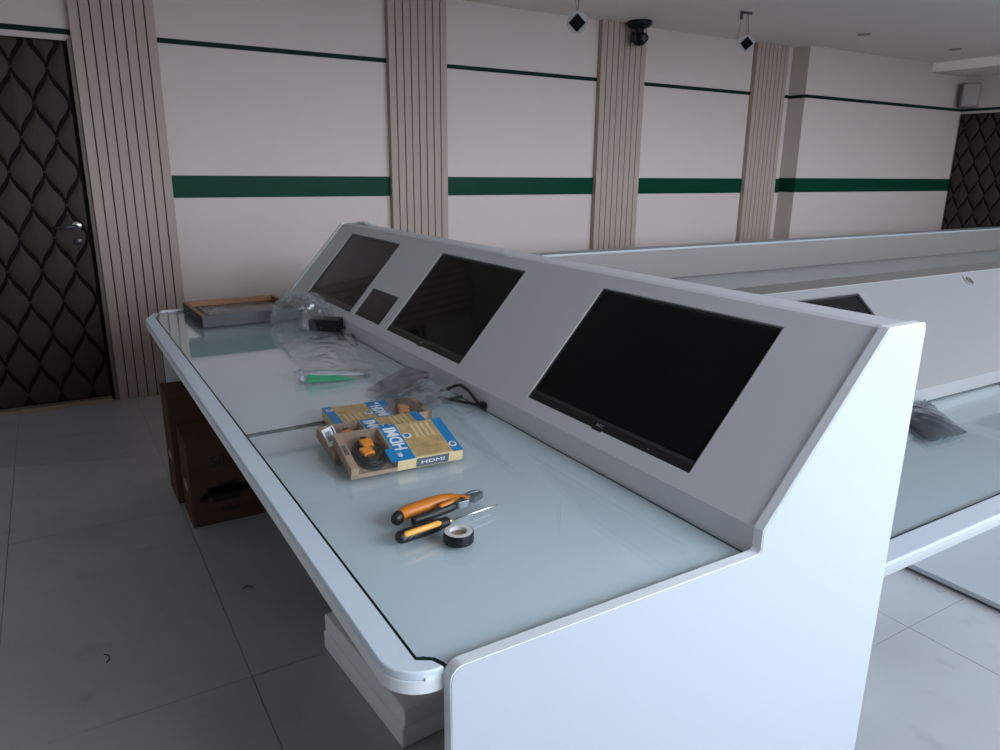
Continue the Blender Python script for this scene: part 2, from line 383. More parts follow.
prof = [(0.352, 0.0), (0.352, 0.757), (0.9160, 0.757), (0.9160, 0.7975), (1.1815, 1.1030), (1.290, 1.1030), (1.290, 0.0)]
pr = rounded(prof, {1: .020, 2: .008, 5: .010})
for y0, y1 in ((Y0 - .018, Y0), (Y1, Y1 + .018)):
    e = MB().prism(pr, XZ, y0, y1).build('end_panel', 'edge_band', C1, smooth='auto')
    # white outer skin, 1 mm proud, inset from the grey edge band
    ins = rounded([(0.3535, 0.0), (0.3535, 0.7553), (0.9178, 0.7553), (0.9178, 0.7969), (1.1824, 1.1014), (1.2885, 1.1014), (1.2885, 0.0)], {1: .020, 2: .008, 5: .010})
    o_ = y0 - .0012 if y0 < 1 else y1
    MB().prism(ins, XZ, o_, o_ + .0012).build('white_skin', 'white_laminate', e)
# desk board with a rounded near front corner and a cut far corner
dp = rounded([(XF, Y0), (XF, 3.265), (0.330, Y1), (XB + .02, Y1), (XB + .02, Y0)], {0: .058, 1: .02}, 14)
MB().prism(dp, XY, DZ - .026, DZ - .006).build('desk_board', 'edge_band', C1, smooth='auto', bevel=.001)
# rim at the front, level with the glass
rim = rounded([(XF, Y0), (XF, 3.265), (0.330, Y1), (0.352, Y1), (XG, 3.285), (XG, 0.738), (.345, .727), (.353, Y0)], {0: .058, 1: .02}, 14)
MB().prism(rim, XY, DZ - .006, DZ + .0075).build('front_rim', 'desk_white', C1, smooth='auto', bevel=.002)
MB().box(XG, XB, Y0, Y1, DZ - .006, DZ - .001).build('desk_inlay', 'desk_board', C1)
for a, b, poly in ((0, 0, [(XG + .003, 1.6765), (XG + .003, .741), (.338, .738), (.350, .7285), (.3565, .713), (.3565, Y0 + .0015), (XB - .002, Y0 + .0015), (XB - .002, 1.7065)]),
                   (0, 0, [(XG + .003, 1.6800), (XB - .002, 1.7100), (XB - .002, Y1 - .002), (.3555, Y1 - .002), (XG + .003, 3.287)])):
    g = MB().prism(poly, XY, DZ, DZ + .008); ob = g.build('glass_sheet', 'glass', C1)
    ob.data.materials.append(MT['glass_edge'])
    for p in ob.data.polygons:
        if abs(p.normal.z) < .5 and p.normal.x < .5: p.material_index = 1
# under the glass: dark gap line on the rim side
MB().box(XG, XG + .0035, .742, 3.284, DZ - .001, DZ + .006).build('glass_seat', 'glass_edge', C1)
MB().box(XB - .0018, XB, Y0, Y1, DZ - .001, DZ + .0015).build('rear_seat', 'glass_edge', C1)
# riser, sloping face with three monitor openings, top cap, back
FA = Vector((XB, 0, .795)); FB = Vector((1.184, 0, 1.099)); FD = (FB - FA).normalized(); FL = (FB - FA).length
FN = Vector((-FD.z, 0, FD.x))
MB().prism([(XB, DZ - .02), (XB + .016, DZ - .02), (XB + .016, .79), (XB, .795)], XZ, Y0, Y1).build('riser', 'face_grey', C1)
OPEN = []
U = .6
for ys in ((1.465 * U, 2.372 * U), (2.950 * U, 3.850 * U), (4.435 * U, 5.345 * U)): OPEN.append((ys[0], ys[1], .058 * U, .613 * U))
SWO = (3.952 * U, 4.375 * U, .063 * U, .266 * U)
def face_cells(y0, y1, holes):
    ysplit = sorted({y0, y1, *[h[0] for h in holes], *[h[1] for h in holes]}); cells = []
    for a, b in zip(ysplit, ysplit[1:]):
        hs = sorted([(h[2], h[3]) for h in holes if h[0] <= a + 1e-6 and h[1] >= b - 1e-6]); s = 0
        for h0, h1 in hs: cells.append((a, b, s, h0)); s = h1
        cells.append((a, b, s, FL))
    return cells
def slab(mb, a, b, s0, s1, o, d, n, axis, d0, d1):
    """box on a sloping face: a..b along axis, s0..s1 up the slope, d0..d1 along the normal"""
    vs = []
    for dd in (d0, d1):
        for (p, s) in ((a, s0), (b, s0), (b, s1), (a, s1)): vs.append(o + axis * p + d * s + n * dd)
    mb.add(vs, [(0, 1, 2, 3), (7, 6, 5, 4), (0, 4, 5, 1), (1, 5, 6, 2), (2, 6, 7, 3), (3, 7, 4, 0)])
AY = Vector((0, 1, 0)); AX = Vector((1, 0, 0))
fm = bmesh.new()
m_ = MB()
for c in face_cells(Y0, Y1, OPEN + [SWO]): slab(m_, *c, FA, FD, FN, AY, -.016, 0)
fo = m_.build('sloping_face', 'face_grey', C1)
# pale cut edges of the openings
for (a, b, s0, s1) in OPEN + [SWO]:
    for q in ((a, a + .0012, s0, s1), (b - .0012, b, s0, s1)):
        ce = MB(); slab(ce, *q, FA, FD, FN, AY, -.015, .0003); ce.build('opening_edge', 'cut_edge', C1)
MB().prism([(1.184, 1.083), (1.184, 1.099), (1.200, 1.1025), (1.270, 1.1025), (1.276, 1.097), (1.276, 1.083)], XZ, Y0, Y1).build('top_cap', 'face_grey', C1, bevel=.002)
MB().box(1.260, 1.276, Y0, Y1, 0, 1.083).build('back_panel', 'white_laminate', C1)
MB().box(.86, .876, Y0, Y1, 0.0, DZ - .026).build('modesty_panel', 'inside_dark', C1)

def make_monitor(name, label, a, b, s0, s1, o, d, n, axis, group=None):
    """monitor set in a sloping opening"""
    root = thing(name, label, 'monitor', tuple(o + axis * ((a + b) / 2) + d * s0 - n * .03), group=group)
    inv = -Vector(root.location)
    def P(mb_args, nm, mt, bevel=0.0, parent=root):
        mb = MB(); slab(mb, *mb_args[:4], o + inv, d, n, axis, *mb_args[4:]); return mb.build(nm, mt, parent, bevel=bevel)
    g = .002
    P((a + g, b - g, s0 + g, s1 - g, -.045, -.008), 'housing', 'bezel')
    ch = .020
    P((a + g + .006, b - g - .006, s0 + ch + .006, s1 - .008, -.008, -.0068), 'screen', 'screen')
    q = MB()
    for z in ((a + g, a + g + .006, s0 + ch, s1 - g), (b - g - .006, b - g, s0 + ch, s1 - g), (a + g + .006, b - g - .006, s1 - .008, s1 - g)): slab(q, *z, o + inv, d, n, axis, -.008, -.005)
    q.build('bezel', 'bezel', root)
    P((a + g, b - g, s0 + .0005, s0 + ch, -.008, -.0035), 'chin', 'bezel', .0015)
    P((a + g, b - g, s0 + ch, s0 + ch + .006, -.008, -.0045), 'bezel_strip', 'bezel_strip')
    mid = (a + b) / 2
    tb = P((mid - .017, mid + .017, s0 - .0035, s0 + .004, -.004, .0008), 'logo_tab', 'bezel', .002)
    # brand lettering and touch buttons on the chin; the viewer's right is -axis for the console along y
    sgn = -1 if axis.y > .5 else 1
    R_ = Matrix((axis * sgn, d, n)).transposed().to_4x4()
    lg = obj('lettering', text_mesh('AOC', .011), 'logo_grey', root)
    lg.matrix_local = Matrix.Translation(o + inv + axis * mid + d * (s0 + .011) + n * -.0030) @ R_
    for k in range(5):
        c = mid + sgn * (.130 + k * .022) if sgn > 0 else mid - (.130 + k * .022)
        P((c - .0025, c + .0025, s0 + .008, s0 + .0105, -.0036, -.0031), 'touch_button', 'logo_grey' if k == 1 else 'bezel_strip')
    return root
mlab = ['black monitor set in the sloping console face nearest the white end panel',
        'black monitor in the middle of the sloping console face, between the other two',
        'black monitor at the far end of the console face, beside the small keypad']
for (a, b, s0, s1), lb in zip(OPEN, mlab):
    make_monitor('monitor', lb, a, b, s0, s1, FA, FD, FN, AY, 'monitors built into the front console')
sp = thing('keypad_unit', 'small dark keypad unit let into the console face beside the farthest monitor', 'keypad', tuple(FA + AY * (SWO[0] + SWO[1]) / 2 + FD * SWO[2]))
iv = -Vector(sp.location)
q = MB(); slab(q, SWO[0] + .002, SWO[1] - .002, SWO[2] + .002, SWO[3] - .002, FA + iv, FD, FN, AY, -.03, -.004); q.build('housing', 'dark_metal', sp, bevel=.002)
q = MB(); slab(q, SWO[0] + .012, SWO[1] - .012, SWO[2] + .010, SWO[3] - .024, FA + iv, FD, FN, AY, -.004, -.003); q.build('plate', 'bezel', sp)
q = MB(); slab(q, SWO[0] + .012, SWO[1] - .012, SWO[3] - .020, SWO[3] - .010, FA + iv, FD, FN, AY, -.004, -.0025); q.build('strip', 'bezel_strip', sp)

# ------------------------------------------------------------------ second console (runs along x, behind to the right)
D2 = .618; X0, X1 = 1.298, 6.2
C2 = thing('control_console', 'white control console with glass desk running to the right behind the near end panel', 'console', (X0, .7, 0))
def part2(mb, nm, mt, root, **k):
    mb.v = [(v[0] - root.location.x, v[1] - root.location.y, v[2] - root.location.z) for v in mb.v]; return mb.build(nm, mt, root, **k)
yb2 = 1.264; ra = Vector((0, yb2, .666)); rb = Vector((0, 1.600, .966)); rd = (rb - ra).normalized(); rn = Vector((0, -rd.z, rd.y)); RL = (rb - ra).length
part2(MB().box(X0, X1, .700, yb2 + .02, D2 - .030, D2 - .0105), 'desk_board', 'cool_grey', C2, bevel=.003)
part2(MB().box(X0, X1, .700, .757, D2 - .0105, D2 + .0005), 'front_rim', 'white_laminate', C2, bevel=.003)
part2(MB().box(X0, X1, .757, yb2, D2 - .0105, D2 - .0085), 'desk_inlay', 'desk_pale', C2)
for a, b in ((X0 + .002, 2.90), (2.904, 4.5), (4.504, X1 - .002)):
    g = part2(MB().box(a, b, .760, yb2 - .003, D2 - .0075, D2), 'glass_sheet', 'glass', C2); g.data.materials.append(MT['glass_edge'])
    for p in g.data.polygons:
        if abs(p.normal.z) < .5: p.material_index = 1
part2(MB().box(X0, X1, .757, .760, D2 - .008, D2 - .001), 'glass_seat', 'glass_edge', C2)
part2(MB().box(X0, X1, yb2 - .0025, yb2, D2 - .008, D2 + .0015), 'rear_seat', 'glass_edge', C2)
part2(MB().prism([(yb2, D2 - .02), (yb2 + .016, D2 - .02), (yb2 + .016, .660), (yb2, .666)], YZ, X0, X1), 'riser', 'face_grey_shaded', C2)
HOLE2 = (1.910, 2.455, .072, .411)
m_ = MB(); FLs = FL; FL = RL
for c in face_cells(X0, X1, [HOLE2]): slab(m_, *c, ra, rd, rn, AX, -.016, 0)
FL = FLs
part2(m_, 'sloping_face', 'face_grey_shaded', C2)
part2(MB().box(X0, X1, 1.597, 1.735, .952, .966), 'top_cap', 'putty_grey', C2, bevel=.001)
part2(MB().box(X0, X1, 1.717, 1.733, 0, .952), 'back_panel', 'white_laminate', C2)
part2(MB().box(X0, X1, 1.33, 1.346, 0, D2 - .03), 'modesty_panel', 'white_laminate', C2)
part2(MB().prism([(.72, 0), (.72, D2 - .03), (yb2 + .02, D2 - .03), (yb2 + .02, .64), (1.60, .948), (1.715, .948), (1.715, 0)], YZ, X1 - .018, X1), 'end_panel', 'white_laminate', C2)
part2(MB().box(X0, X0 + .012, .704, .745, D2 - .075, D2 - .030), 'support_block', 'white_laminate', C2, bevel=.003)
make_monitor('monitor', 'dark monitor in the pale sloping face of the console behind, top corner showing', *HOLE2, ra, rd, rn, AX)
gm = MB()
pc = ra + AX * 3.19 + rd * (RL - .045); R_ = Matrix((AX, rd, rn)).transposed().to_4x4()
gm = MB().lathe([(.020, 0), (.030, 0), (.030, .003), (.020, .003), (.020, 0)], 20).build('cable_grommet', 'speaker_side', C2, smooth=False)
gm.matrix_local = Matrix.Translation(pc - C2.location) @ R_

# third console further back, low upstand, no screens
D3 = .726; Y3 = 3.300; XA, XZ3 = 1.45, 8.2
C3 = thing('control_console', 'long low console without screens in front of the far wall', 'console', (XA, 2.7, 0))
part2(MB().box(XA, XZ3, 2.65, Y3 + .02, D3 - .030, D3 - .009), 'desk_board', 'desk_board', C3, bevel=.003)
g = part2(MB().box(XA + .004, XZ3 - .004, 2.69, Y3 - .002, D3 - .008, D3), 'glass_sheet', 'glass', C3); g.data.materials.append(MT['glass_edge'])
for p in g.data.polygons:
    if abs(p.normal.z) < .5: p.material_index = 1
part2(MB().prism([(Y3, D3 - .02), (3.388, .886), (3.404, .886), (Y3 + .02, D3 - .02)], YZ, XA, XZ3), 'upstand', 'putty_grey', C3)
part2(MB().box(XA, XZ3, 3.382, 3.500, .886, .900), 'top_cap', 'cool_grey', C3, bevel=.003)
part2(MB().box(XA, XZ3, 3.480, 3.496, 0, .886), 'back_panel', 'white_laminate', C3)
part2(MB().box(XA, XZ3, 3.10, 3.116, 0, D3 - .03), 'modesty_panel', 'white_laminate', C3)
for a in (XA, XZ3 - .018):
    part2(MB().prism([(2.66, 0), (2.66, D3 - .03), (Y3 + .02, D3 - .03), (3.406, .884), (3.479, .884), (3.479, 0)], YZ, a, a + .018), 'end_panel', 'white_laminate', C3)

# ------------------------------------------------------------------ things on the floor
def carton(label, x0, y0, wx, wy, h, prints):
    root = thing('cardboard_box', label, 'box', (x0, y0, 0)); t = .005
    MB().box(0, wx, 0, t, 0, h).box(0, wx, wy - t, wy, 0, h).box(0, t, t, wy - t, 0, h).box(wx - t, wx, t, wy - t, 0, h).box(t, wx - t, t, wy - t, 0, t).build('body', 'cardboard', root, bevel=.0015)
    MB().box(.001, wx - .001, .001, wy / 2 - .001, h, h + .004).build('flap', 'cardboard', root)
    MB().box(.001, wx - .001, wy / 2 + .001, wy - .001, h, h + .004).build('flap', 'cardboard', root)
    # hand hole in the left side
    hh = MB(); hh.prism(rounded([(wy / 2 - .045, h * .36), (wy / 2 + .045, h * .36), (wy / 2 + .045, h * .36 + .030), (wy / 2 - .045, h * .36 + .030)], {0: .0145, 1: .0145, 2: .0145, 3: .0145}), YZ, -.0012, .0)
    hh.build('hand_hole', 'kraft', root)
    if prints:
        RX = Matrix.Rotation(PI / 2, 4, 'X')
        tx = obj('lettering', text_mesh('SIN', .060, .0002), 'print_black', root); tx.matrix_local = Matrix.Translation((.125, -.0008, h - .095)) @ RX
        em = MB()
        for a, b, c, d in ((.045, .215, .118, .140), (.060, .190, .140, .158), (.070, .245, .128, .150), (.105, .175, .158, .170), (.030, .060, .105, .128), (.075, .18, .098, .118)):
            em.box(a, b, -.0010, 0, c - .005, d)
        em.build('emblem', 'print_black', root)
        tx = obj('lettering', text_mesh('BOX INFO', .016, .0002), 'print_black', root)
        bpy.data.objects.remove(tx)
        for z in (.058, .050):
            MB().box(.105, .175, -.0010, 0, z, z + .004).build('print_line', 'print_black', root)
    return root
carton('brown cardboard box with black emblem print under the desk edge', .330, 2.812, .42, .22, .352, True)
carton('taller plain brown cardboard box behind the printed one under the desk', .312, 3.072, .42, .22, .462, False)
fb = thing('foam_block', 'stack of two white foam slabs on the floor under the near desk corner', 'foam', (.548, 1.60, 0), (0, 0, math.radians(4.5)))
MB().box(-.0, .42, -.235, .245, 0, .058).build('slab', 'foam', fb, bevel=.006)
MB().box(.004, .425, -.238, .243, .059, .112).build('slab', 'foam', fb, bevel=.006)
bp_ = thing('loose_panel', 'flat pale grey board lying on the tiles below the second console', 'board', (2.44, .1, 0.004))
MB().box(0, 1.35, 0, 1.20, .010, .028).build('board', 'cool_grey', bp_, bevel=.0015)
for a in (.05, 1.25): MB().box(a, a + .03, .02, 1.18, 0, .010).build('batten', 'inside_dark', bp_)
for k, (x, y) in enumerate(((2.415, 1.165), (2.418, 1.095))):
    tag(MB().tube([(x + .016 * math.cos(a * .7) * (1 + .2 * k), y + .012 * math.sin(a * .7), .0022) for a in range(8)], .0018, 6).build('plastic_clip', 'clear_film', smooth=True),
        ['clear plastic ring beside the board edge, nearer the desk', 'clear plastic sliver beside the board edge, further out'][k], 'scrap')
def scrap(label, x, y, r, a0, a1):
    tag(MB().tube([(x + r * math.cos(a0 + (a1 - a0) * k / 10), y + 1.5 * r * math.sin(a0 + (a1 - a0) * k / 10), .0016) for k in range(11)], .0015, 6).build('wire_scrap', 'black_rubber', smooth=True), label, 'scrap')
scrap('curled black wire scrap on the open grey floor', -.027, 2.106, .014, -1.2, 1.5)
scrap('small dark wire scrap on the floor by the desk shadow', .408, 2.266, .016, .3, 2.4)

# ------------------------------------------------------------------ things on the desk
ZG = .7502
# picture frame lying face up
pf = thing('picture_frame', 'deep wooden picture frame lying face up at the far end of the desk', 'picture frame', (.460, 2.972, ZG + .0005), (0, 0, math.radians(2)))
fw, fd, fh, th = .390, .385, .044, .014
def mitre(p0, p1, q0, q1, z0, z1): return MB().prism([p0, p1, q1, q0], XY, z0, z1)
o4 = [(0, 0), (fw, 0), (fw, fd), (0, fd)]; i4 = [(th, th), (fw - th, th), (fw - th, fd - th), (th, fd - th)]
for k in range(4):
    r_ = mitre(o4[k], o4[(k + 1) % 4], i4[k], i4[(k + 1) % 4], 0, fh - .003).build('rail', 'frame_side' if k < 1 else 'frame_black', pf)
    mitre(o4[k], o4[(k + 1) % 4], i4[k], i4[(k + 1) % 4], fh - .003, fh).build('top_lip', 'frame_side' if k == 0 else 'frame_wood', r_)
j4 = [(th + .003, th + .003), (fw - th - .003, th + .003), (fw - th - .003, fd - th - .003), (th + .003, fd - th - .003)]
for k in range(4):
    mitre(i4[k], i4[(k + 1) % 4], j4[k], j4[(k + 1) % 4], .012, fh - .001).build('inner_liner', 'frame_black' if k == 3 else 'frame_wood', pf)  # left liner black: shadow on the inner left side painted into its colour
MB().box(th, fw - th, th, fd - th, .002, .022).build('backing', 'frame_black', pf)
MB().box(th + .035, fw - th - .03, th + .030, fd - th - .035, .022, .024).build('picture', 'picture_print', pf)

# HDMI cable packs
def make_pack():
    root = thing('cable_pack', 'x', 'cable pack'); Lp, Dp, Hp = .245, .130, .025; wn = .098
    MB().box(0, wn, 0, Dp, 0, .002).box(0, wn, Dp - .0015, Dp, .002, Hp).box(0, wn, 0, .0015, .002, .010).build('tray', 'kraft', root)
    MB().box(0, .016, 0, Dp, .002, Hp - .0005).build('end_flap', 'kraft', root, bevel=.001)
    MB().box(.004, .012, .05, .085, Hp - .0006, Hp + .0002).build('hang_slot', 'inside_dark', root)
    MB().box(wn, Lp, 0, Dp, 0, Hp).build('sleeve', 'gold_light', root, bevel=.0008)
    MB().box(.139, .220, .004, Dp - .002, Hp, Hp + .0004).build('gold_panel', 'gold_print', root)
    MB().prism([(.084, .0), (.137, .0), (.137, Dp), (.100, Dp), (.100, .045), (.084, .045)], XY, Hp, Hp + .0006).build('blue_panel', 'blue_print', root)
    MB().box(.222, Lp, 0, Dp, Hp, Hp + .0006).build('blue_end', 'blue_print', root)
    t = obj('lettering', text_mesh('HDMI', .040, bold=.022), 'white_print', root); t.matrix_local = Matrix.Translation((.1205, .078, Hp + .0010)) @ Matrix.Rotation(PI / 2, 4, 'Z') @ Matrix.Diagonal((.86, .95, 1, 1))
    t = obj('lettering', text_mesh('4K', .015), 'white_print', root); t.matrix_local = Matrix.Translation((.110, .020, Hp + .0010)) @ Matrix.Rotation(PI / 2, 4, 'Z')
    MB().lathe([(.009, 0), (.0090, .0006), (.0001, .0006)], 16).build('round_badge', 'white_print', root).location = (.231, .026, Hp + .0006)
    MB().lathe([(.0055, 0), (.0055, .0004), (.0001, .0004)], 12).build('badge_mark', 'grey_print', root).location = (.231, .026, Hp + .0012)
    MB().lathe([(.0095, 0), (.0095, .0005), (.0001, .0005)], 16).build('seal', 'white_print', root).location = (.148, .082, Hp + .0004)
    MB().lathe([(.0065, 0), (.0065, .0004), (.0001, .0004)], 12).build('seal_mark', 'blue_print', root).location = (.148, .082, Hp + .0009)
    for k in range(4): MB().box(.168 + k * .012, .1735 + k * .012, .070, .122, Hp + .0004, Hp + .0007).build('print_line', 'gold_light', root)
    for yy, s in ((0, -1), (Dp, 1)):
        a, b = (yy - .0006, yy) if s < 0 else (yy, yy + .0006)
        MB().box(.139, .212, a, b, .002, Hp - .002).build('side_label', 'grey_print', root)
        t = obj('lettering', text_mesh('HDMI', .013), 'white_print', root)
        t.matrix_local = Matrix.Translation((.176, yy + s * .0011, .0125)) @ (Matrix.Rotation(PI, 4, 'Z') if s > 0 else Matrix()) @ Matrix.Rotation(PI / 2, 4, 'X') @ Matrix.Diagonal((1.7, .9, 1, 1))
    # coiled cable and plugs behind the clear window
    cb = MB()
    for k in range(6):
        r = .033 - k * .0030; z = .0065 + (k % 2) * .006
        cb.tube([(.058 + r * math.cos(a * PI / 12) * .95, .062 + 1.45 * r * math.sin(a * PI / 12), z + .002 * math.sin(a + k)) for a in range(25)], .0038, 7, cap=False)
    cb.build('cable', 'black_rubber', root, smooth=True)
    for (x, y, rz) in ((.052, .060, .2), (.060, .088, .05)):
        pg = MB().box(-.0125, .0125, -.013, .013, 0, .0095).build('plug', 'orange_plug', root, bevel=.0025); pg.location = (x, y, .0135); pg.rotation_euler = (0, 0, rz)
        MB().box(-.0065, .0065, .012, .022, .002, .008).build('plug_neck', 'black_plastic', pg, bevel=.001)
        MB().box(-.007, .007, -.022, -.012, .0025, .0075).build('plug_tip', 'brass', pg)
    MB().box(.016, wn, .0002, Dp - .0016, Hp - .0006, Hp - .0001).box(.016, wn, .0002, .0007, .010, Hp - .0006).build('window_film', 'pack_film', root)
    return root
pk = make_pack()
pk['label'] = 'front HDMI cable pack of the pile, nearest the pliers'; pk['group'] = 'HDMI cable packs on the glass desk'
pk.location = (.450, 1.309, ZG + .0012); pk.rotation_euler = (math.radians(15), 0, math.radians(-3))
p2 = copy_tree(pk); p2['label'] = 'middle HDMI cable pack, half covered by the front one, white tag at its end'
p2.location = (.452, 1.413, ZG + .0012); p2.rotation_euler = (math.radians(6), math.radians(0), math.radians(-1))
p3 = copy_tree(pk); p3['label'] = 'rearmost HDMI cable pack, turned round behind the other two'
p3.location = (.764, 1.688, ZG + .0006); p3.rotation_euler = (0, 0, math.radians(180 - 5))
ht = tag(MB().box(-.013, .013, -.022, .022, 0, .0008).build('hang_tag', 'white_print'), 'white printed hang tag at the left end of the cable packs', 'tag')
tz = Vector((-.35, -.62, .70)).normalized(); tx_ = Vector((.80, -.10, .0)); tx_ = (tx_ - tz * tx_.dot(tz)).normalized(); ty_ = tz.cross(tx_)
ht.matrix_world = Matrix.Translation((.4600, 1.455, .795)) @ Matrix((tx_, ty_, tz)).transposed().to_4x4() @ Matrix.Rotation(math.radians(12), 4, 'Z')
MB().box(.0075, .0105, -.020, .020, .0008, .0011).build('barcode', 'print_black', ht)
MB().box(-.009, .003, -.012, .014, .0008, .0010).build('print_block', 'logo_grey', ht)

# side-cutting pliers
pr_ = thing('pliers', 'orange handled side cutting pliers lying open side up beside the screwdriver', 'pliers', (.549, 1.090, ZG + .0135), (0, 0, math.radians(-3)))
def bez(pts, n=14):
    out = []
    P_ = [Vector(p) for p in pts]; P_ = [P_[0] * 2 - P_[1]] + P_ + [P_[-1] * 2 - P_[-2]]
    for i in range(1, len(P_) - 2):
        for k in range(n):
            t = k / n; a, b, c, d = P_[i - 1:i + 3]
            out.append(.5 * ((2 * b) + (c - a) * t + (2 * a - 5 * b + 4 * c - d) * t * t + (3 * b - a - 3 * c + d) * t ** 3))
    out.append(P_[-2]); return out
def hrad(n, a, b, c): return [((a + (b - a) * math.sin(PI * min(1, i / n * 1.0)) ** .6), c) for i in range(n)]
h1 = bez([(-.093, -.008, 0), (-.075, .004, 0), (-.040, .014, 0), (-.005, .019, .001), (.016, .016, .001), (.034, .006, .001), (.046, -.004, 0)], 5)
MB().tube(h1, [(.0095 + .0035 * math.sin(PI * min(1, i / 20)), .0122) if i < 22 else (.0085, .0105) for i in range(len(h1))], 12).build('handle', 'orange_grip', pr_, smooth=True)
cp = MB().tube([h1[0] + Vector((-.011, -.008, 0)), h1[0] + Vector((-.006, -.004, 0)), h1[0], h1[1]], [(.006, .007), (.0098, .0120), (.0104, .0126), (.0104, .0126)], 12).build('grip_cap', 'black_rubber', pr_, smooth=True)
hs = bez([(-.090, -.0095, .0085), (-.04, .010, .0095), (.005, .014, .0095), (.030, .003, .0095)], 5)
h2 = bez([(-.072, -.026, -.004), (-.050, -.021, -.004), (-.020, -.012, -.004), (.004, -.006, -.004), (.030, .002, -.002)], 5)
MB().tube(h2, [(.0075, .0085)] * len(h2), 12).build('handle', 'black_rubber', pr_, smooth=True)
h3 = bez([(-.015, -.008, .003), (.003, -.003, .004), (.026, .004, .004)], 5)
MB().tube(h3, [(.005, .005)] * len(h3), 10).build('grip_stripe', 'orange_grip', pr_, smooth=True)
MB().prism(rounded([(.018, -.014), (.044, -.012), (.056, .010), (.030, .022), (.016, .006)], {0: .006, 1: .006, 2: .006, 3: .006, 4: .004}), XY, -.008, .007).build('joint', 'tool_steel', pr_, bevel=.0015)
MB().lathe([(.0065, 0), (.006, .002), (.0001, .0022)], 16).build('rivet', 'dark_metal', pr_, smooth=True).location = (.036, .002, .007)
MB().prism(rounded([(.046, .004), (.060, -.004), (.082, .010), (.084, .016), (.066, .017), (.050, .013)], {2: .004, 3: .003}), XY, -.007, .006).build('jaw', 'tool_steel', pr_, bevel=.002)
MB().prism(rounded([(.048, .014), (.064, .018), (.083, .017), (.078, .024), (.062, .026), (.046, .018)], {2: .003, 3: .004}), XY, -.007, .006).build('jaw', 'tool_steel', pr_, bevel=.002)

# screwdriver
a_, b_ = Vector((.426, 1.022)), Vector((.640, 1.058)); ang = math.atan2(b_.y - a_.y, b_.x - a_.x)
sd = thing('screwdriver', 'black and amber handled screwdriver with thin silver shaft in front of the pliers', 'screwdriver', (a_.x, a_.y, ZG + .0118), (0, math.radians(1.5), ang))
hp = [(0, 0, 0), (.004, 0, 0), (.012, 0, 0), (.04, 0, 0), (.07, 0, 0), (.085, 0, 0), (.092, 0, 0), (.100, 0, 0), (.104, 0, 0)]
MB().tube(hp, [.008, .0108, .0116, .0118, .0116, .0112, .0092, .0102, .0085], 12).build('handle', 'black_rubber', sd, smooth=True)
MB().tube([(.008, -.0068, .0062), (.012, -.0072, .0066), (.078, -.0072, .0066), (.084, -.0068, .0062)], [(.002, .002), (.0052, .0052), (.0052, .0052), (.002, .002)], 12).build('inlay', 'amber_grip', sd, smooth=True)
MB().tube([(.104, 0, 0), (.109, 0, 0), (.112, 0, 0)], [.0046, .0046, .0034], 10).build('ferrule', 'brass', sd, smooth=True)
MB().tube([(.110, 0, 0), (.20, 0, 0), (.212, 0, 0), (.217, 0, 0)], [(.0020, .0020), (.0020, .0020), (.0026, .0012), (.0022, .0006)], 10).build('shaft', 'steel', sd, smooth=True)

# black tape roll
tr = thing('tape_roll', 'small roll of black insulating tape with pale core, lying on the glass', 'tape', (.520, .984, ZG))
MB().lathe([(.0165, 0), (.0255, 0), (.0258, .001), (.0258, .017), (.0252, .018), (.0165, .018), (.0165, 0)], 32).build('tape', 'black_plastic', tr, smooth=False)
MB().lathe([(.0150, .0003), (.0238, .0181), (.0238, .0186), (.0150, .0186), (.0150, .0003)], 32).build('core', 'tape_core', tr)
MB().lathe([(.0148, .001), (.0148, .0120), (.0001, .0120)], 24).build('core_card', 'tape_card', tr)

# crumpled transparent bags
def crumple(nu, nv, fn, amp, fr, seed):
    vs = []
    for i in range(nu + 1):
        for j in range(nv + 1):
            p = Vector(fn(i / nu, j / nv)); q = p * fr + Vector((seed * 3.1, seed * 1.7, seed))
            d = noise.noise_vector(q) * amp + noise.noise_vector(q * 2.7) * amp * .5
            # sharpen into folds
            r = abs(noise.noise(q * 1.6)) * amp * 1.6
            p = p + d + Vector((0, 0, r)); p.z = max(p.z, ZG + .0006); vs.append(p)
    fs = [(i * (nv + 1) + j, (i + 1) * (nv + 1) + j, (i + 1) * (nv + 1) + j + 1, i * (nv + 1) + j + 1) for i in range(nu) for j in range(nv)]
    return MB().add(vs, fs)
def bag_dome(cx, cy, rx, ry, h, rot=0, mouth=None):
    def f(u, v):
        a = 2 * PI * u; e = v * PI * .62 - .12 * PI
        r = math.cos(e) ; z = max(0, math.sin(e))
        x, y = rx * r * math.cos(a), ry * r * math.sin(a)
        return (cx + x * math.cos(rot) - y * math.sin(rot), cy + x * math.sin(rot) + y * math.cos(rot), ZG + h * z)
    return f
b1 = crumple(96, 44, bag_dome(.812, 2.83, .108, .150, .125, .35), .017, 19, 2.3)
tag(b1.build('plastic_bag', 'bag_film', smooth=True), 'crumpled clear plastic bag beside the picture frame, below the far monitor', 'bag')
ad = thing('power_adapter', 'black power adapter lying at the mouth of the crumpled clear bag', 'adapter', (.862, 2.700, ZG + .004), (math.radians(4), 0, math.radians(-40)))
MB().box(-.062, .058, -.030, .030, 0, .046).build('body', 'black_plastic', ad, bevel=.005, seg=3)
cab = bez([(.058, 0, .016), (.085, -.006, .006), (.115, -.045, .004), (.150, -.110, .004), (.185, -.185, .004)], 6)
MB().tube(cab, .0036, 8).build('cord', 'black_rubber', ad, smooth=True)
cab = bez([(.056, -.010, .012), (.070, -.040, .004), (.105, -.100, .004), (.150, -.165, .004), (.180, -.195, .004)], 6)
MB().tube(cab, .0030, 8).build('cord', 'black_rubber', ad, smooth=True)
